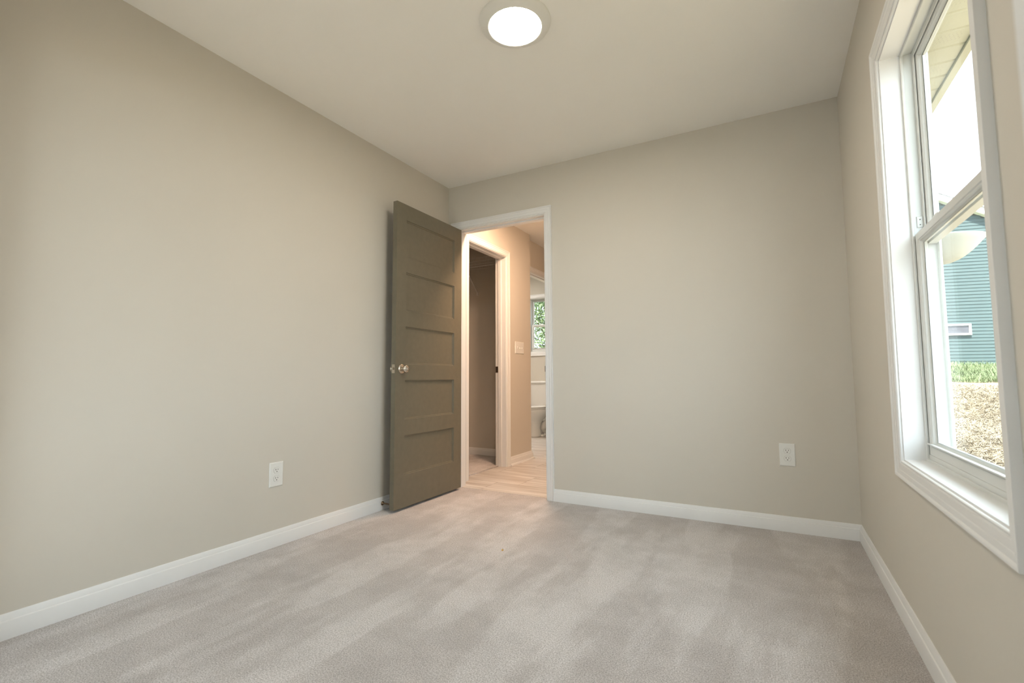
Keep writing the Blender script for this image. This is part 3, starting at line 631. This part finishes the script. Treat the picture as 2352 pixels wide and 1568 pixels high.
# ------------------------------------------------------------------ yard
def gz(x, y): 
    t = min(1.0, max(0.0, (y-6.0)/11.0)); return -0.10 + 1.25*t
b = MB(); bm = b.bm
xs = [-14+1.0*i for i in range(0, 50)]; yy_ = [-8+1.0*i for i in range(0, 44)]
V_ = {}
for i, x in enumerate(xs):
    for j, y in enumerate(yy_):
        z = gz(x, y) + (0.03*math.sin(x*1.7+y) + 0.02*math.sin(y*2.3-x*0.7) if y > 2 else 0)
        if x < W+1.2 and y < 8: z = -0.32
        if y <= 0: z = -0.32
        V_[i, j] = bm.verts.new((x, y, z))
for i in range(len(xs)-1):
    for j in range(len(yy_)-1): bm.faces.new((V_[i, j], V_[i+1, j], V_[i+1, j+1], V_[i, j+1]))
o = b.build('ground', M['ground'], smooth=True); struct(o, 'sloping yard of straw-covered soil and young grass', 'yard')
def blades(n, xr, yr, length, width, name, material, label, cat, upright):
    rnd = random.Random(5); vs = []; fs = []
    for _ in range(n):
        t = rnd.random()**1.5; y = yr[0]+(yr[1]-yr[0])*t
        lo, hi = xr(y); x = rnd.uniform(lo, hi); z = gz(x, y) + 0.03*math.sin(x*1.7+y) + 0.02*math.sin(y*2.3-x*0.7)
        a = rnd.uniform(0, 2*PI); L_ = length*rnd.uniform(0.5, 1.3); tilt = rnd.uniform(*upright)
        d = Vector((math.cos(a)*math.cos(tilt), math.sin(a)*math.cos(tilt), math.sin(tilt)))*L_
        s = Vector((-math.sin(a), math.cos(a), rnd.uniform(-.5, .5)))*width/2
        p = Vector((x, y, z+rnd.uniform(0.0, 0.035)))
        k = len(vs); mid_ = p+d*0.5+Vector((0, 0, L_*0.08))
        vs += [p-s, p+s, mid_+s, mid_-s, p+d+s*0.5+Vector((0, 0, 0)), p+d-s*0.5]; fs += [(k, k+1, k+2, k+3), (k+3, k+2, k+4, k+5)]
    me = bpy.data.meshes.new(name); me.from_pydata([tuple(v) for v in vs], [], fs); me.materials.append(material)
    o = bpy.data.objects.new(name, me); C.objects.link(o); return tag(o, label, cat, kind='stuff')
blades(85000, lambda y: (3.2+(y-6)*0.18, 5.2+(y-6)*0.42), (5.8, 12.7), 0.13, 0.0045, 'straw', M['straw'], 'pale loose straw scattered over the near yard', 'straw', (-0.1, 0.5))
M['grass'] = mat('grass_blades', (0.10, 0.135, 0.06), 0.7, noise=(1.2, 0.3))
blades(16000, lambda y: (4.6+(y-12)*0.2, 8.0+(y-12)*0.45), (13.15, 16.3), 0.10, 0.008, 'grass', M['grass'], 'young green grass in front of the neighbouring house', 'grass', (0.7, 1.5))

# ------------------------------------------------------------------ neighbouring house
HP = Vector((7.0, 17.0, 0)); HU = Vector((0.980, 0.199, 0)); HN = Vector((0.199, -0.980, 0))
hs = empty('neighbouring_house', (7.0, 17.0, 1.15)); tag(hs, 'blue-green lap-sided house with white roof edge across the yard', 'house')
def hp(u, z, n=0): p = HP + HU*u + HN*n; return Vector((p.x, p.y, z))
def rake(u): return 5.60 - 0.52*(u+0.45)        # underside of the roof edge at distance u
EXPO = 0.0893
b = MB(); z = 1.05; URW = (-2.60, 0.56, 2.03, 2.31)
while z < 12:
    zt = z+EXPO
    umax = min(6.0, (5.60-zt)/0.52-0.45)
    spans = [(-8.0, umax)]
    if umax > -7.5:
        for a_, c_ in spans: b.loops([[hp(u, z, 0), hp(u, z, 0.0145), hp(u, zt, 0.004), hp(u, zt, 0)] for u in (a_, c_)])
    z = zt
b.build('lap_siding', M['siding'], hs)
HW = (-3.0, -0.045, 1.972, 2.184)
b = MB(); b.sweep_rect(HP, HU, (0, 0, 1), HN, HW[0], HW[1], HW[2], HW[3], [(0, 0.01), (0, 0.055), (0.046, 0.055), (0.046, 0.01)])
wf = b.build('window', M['vinyl'], hs); wf['label'] = 'long low white-framed window'
MB().loops([[hp(HW[0], HW[2], n), hp(HW[1], HW[2], n), hp(HW[1], HW[3], n), hp(HW[0], HW[3], n)] for n in (0.024, 0.03)]).build('pane', M['pane_dark'], wf)
b = MB(); b.loops([[hp(u, rake(u)-0.02, n0) for n0 in (0.0, 0.13)] + [hp(u, rake(u)+0.02, n0) for n0 in (0.13, 0.0)] for u in (-7, 8)]); b.build('rake_soffit', M['soffit'], hs)
b = MB(); b.loops([[hp(u, rake(u)+0.0, 0.13), hp(u, rake(u)+0.0, 0.16), hp(u, rake(u)+0.15, 0.16), hp(u, rake(u)+0.15, 0.13)] for u in (-7, 8)]); b.build('rake_board', M['vinyl'], hs)
b = MB(); b.loops([[hp(u, rake(u)+0.15, 0.18), hp(u, rake(u)+0.18, 0.18), hp(u, rake(u)+0.18, -6), hp(u, rake(u)+0.15, -6)] for u in (-7, 8)]); b.build('roof', M['roof'], hs)
b = MB(); b.loops([[hp(u, 0.6, -0.02), hp(u, 1.06, -0.02), hp(u, 1.06, -0.1), hp(u, 0.6, -0.1)] for u in (-8, 6)]); b.build('foundation', M['grout'], hs)

# ------------------------------------------------------------------ tree behind the bathroom window
tr = empty('tree', (-3.3, 12.4, gz(-3.3, 12.4))); tag(tr, 'leafy green tree outside the bathroom window', 'tree')
zg = gz(-3.3, 12.4)-0.05
b = MB(); b.tube([(-3.3, 12.4, zg), (-3.25, 12.4, 1.4), (-3.3, 12.45, 2.4), (-3.2, 12.4, 4.2)], [0.13, 0.10, 0.07, 0.03], 12)
rnd = random.Random(11)
for k in range(9):
    z = 1.3+k*0.3; a = k*2.4; L_ = 1.3
    b.tube([(-3.28, 12.4, z), (-3.28+math.cos(a)*L_*.5, 12.4+math.sin(a)*L_*.5, z+.35), (-3.28+math.cos(a)*L_, 12.4+math.sin(a)*L_, z+.55)], [0.022, 0.012, 0.005], 8)
b.build('trunk', M['bark'], tr, smooth=True)
vs = []; fs = []
for _ in range(1150):
    a = rnd.uniform(0, 2*PI); r = rnd.random()**0.6*1.7; cz = rnd.uniform(0.9, 4.6)
    c = Vector((-3.3+r*math.cos(a), 12.4+r*math.sin(a), cz))
    for _ in range(34):
        p = c+Vector((rnd.gauss(0, .16), rnd.gauss(0, .16), rnd.gauss(0, .14))); n = Vector((rnd.gauss(0, 1), rnd.gauss(0, 1), rnd.gauss(0.8, 1))).normalized()
        t = n.orthogonal().normalized(); t.rotate(Matrix.Rotation(rnd.uniform(0, 2*PI), 3, n)); s = n.cross(t); l = rnd.uniform(.05, .085); w_ = l*.32
        k = len(vs); vs += [p, p+t*l*.4+s*w_, p+t*l, p+t*l*.4-s*w_]; fs.append((k, k+1, k+2, k+3))
me = bpy.data.meshes.new('foliage'); me.from_pydata([tuple(v) for v in vs], [], fs); me.materials.append(M['leaf'])
me.transform(Matrix.Translation(tr.location).inverted())
fo = bpy.data.objects.new('foliage', me); C.objects.link(fo); fo.parent = tr; fo['kind'] = 'stuff'
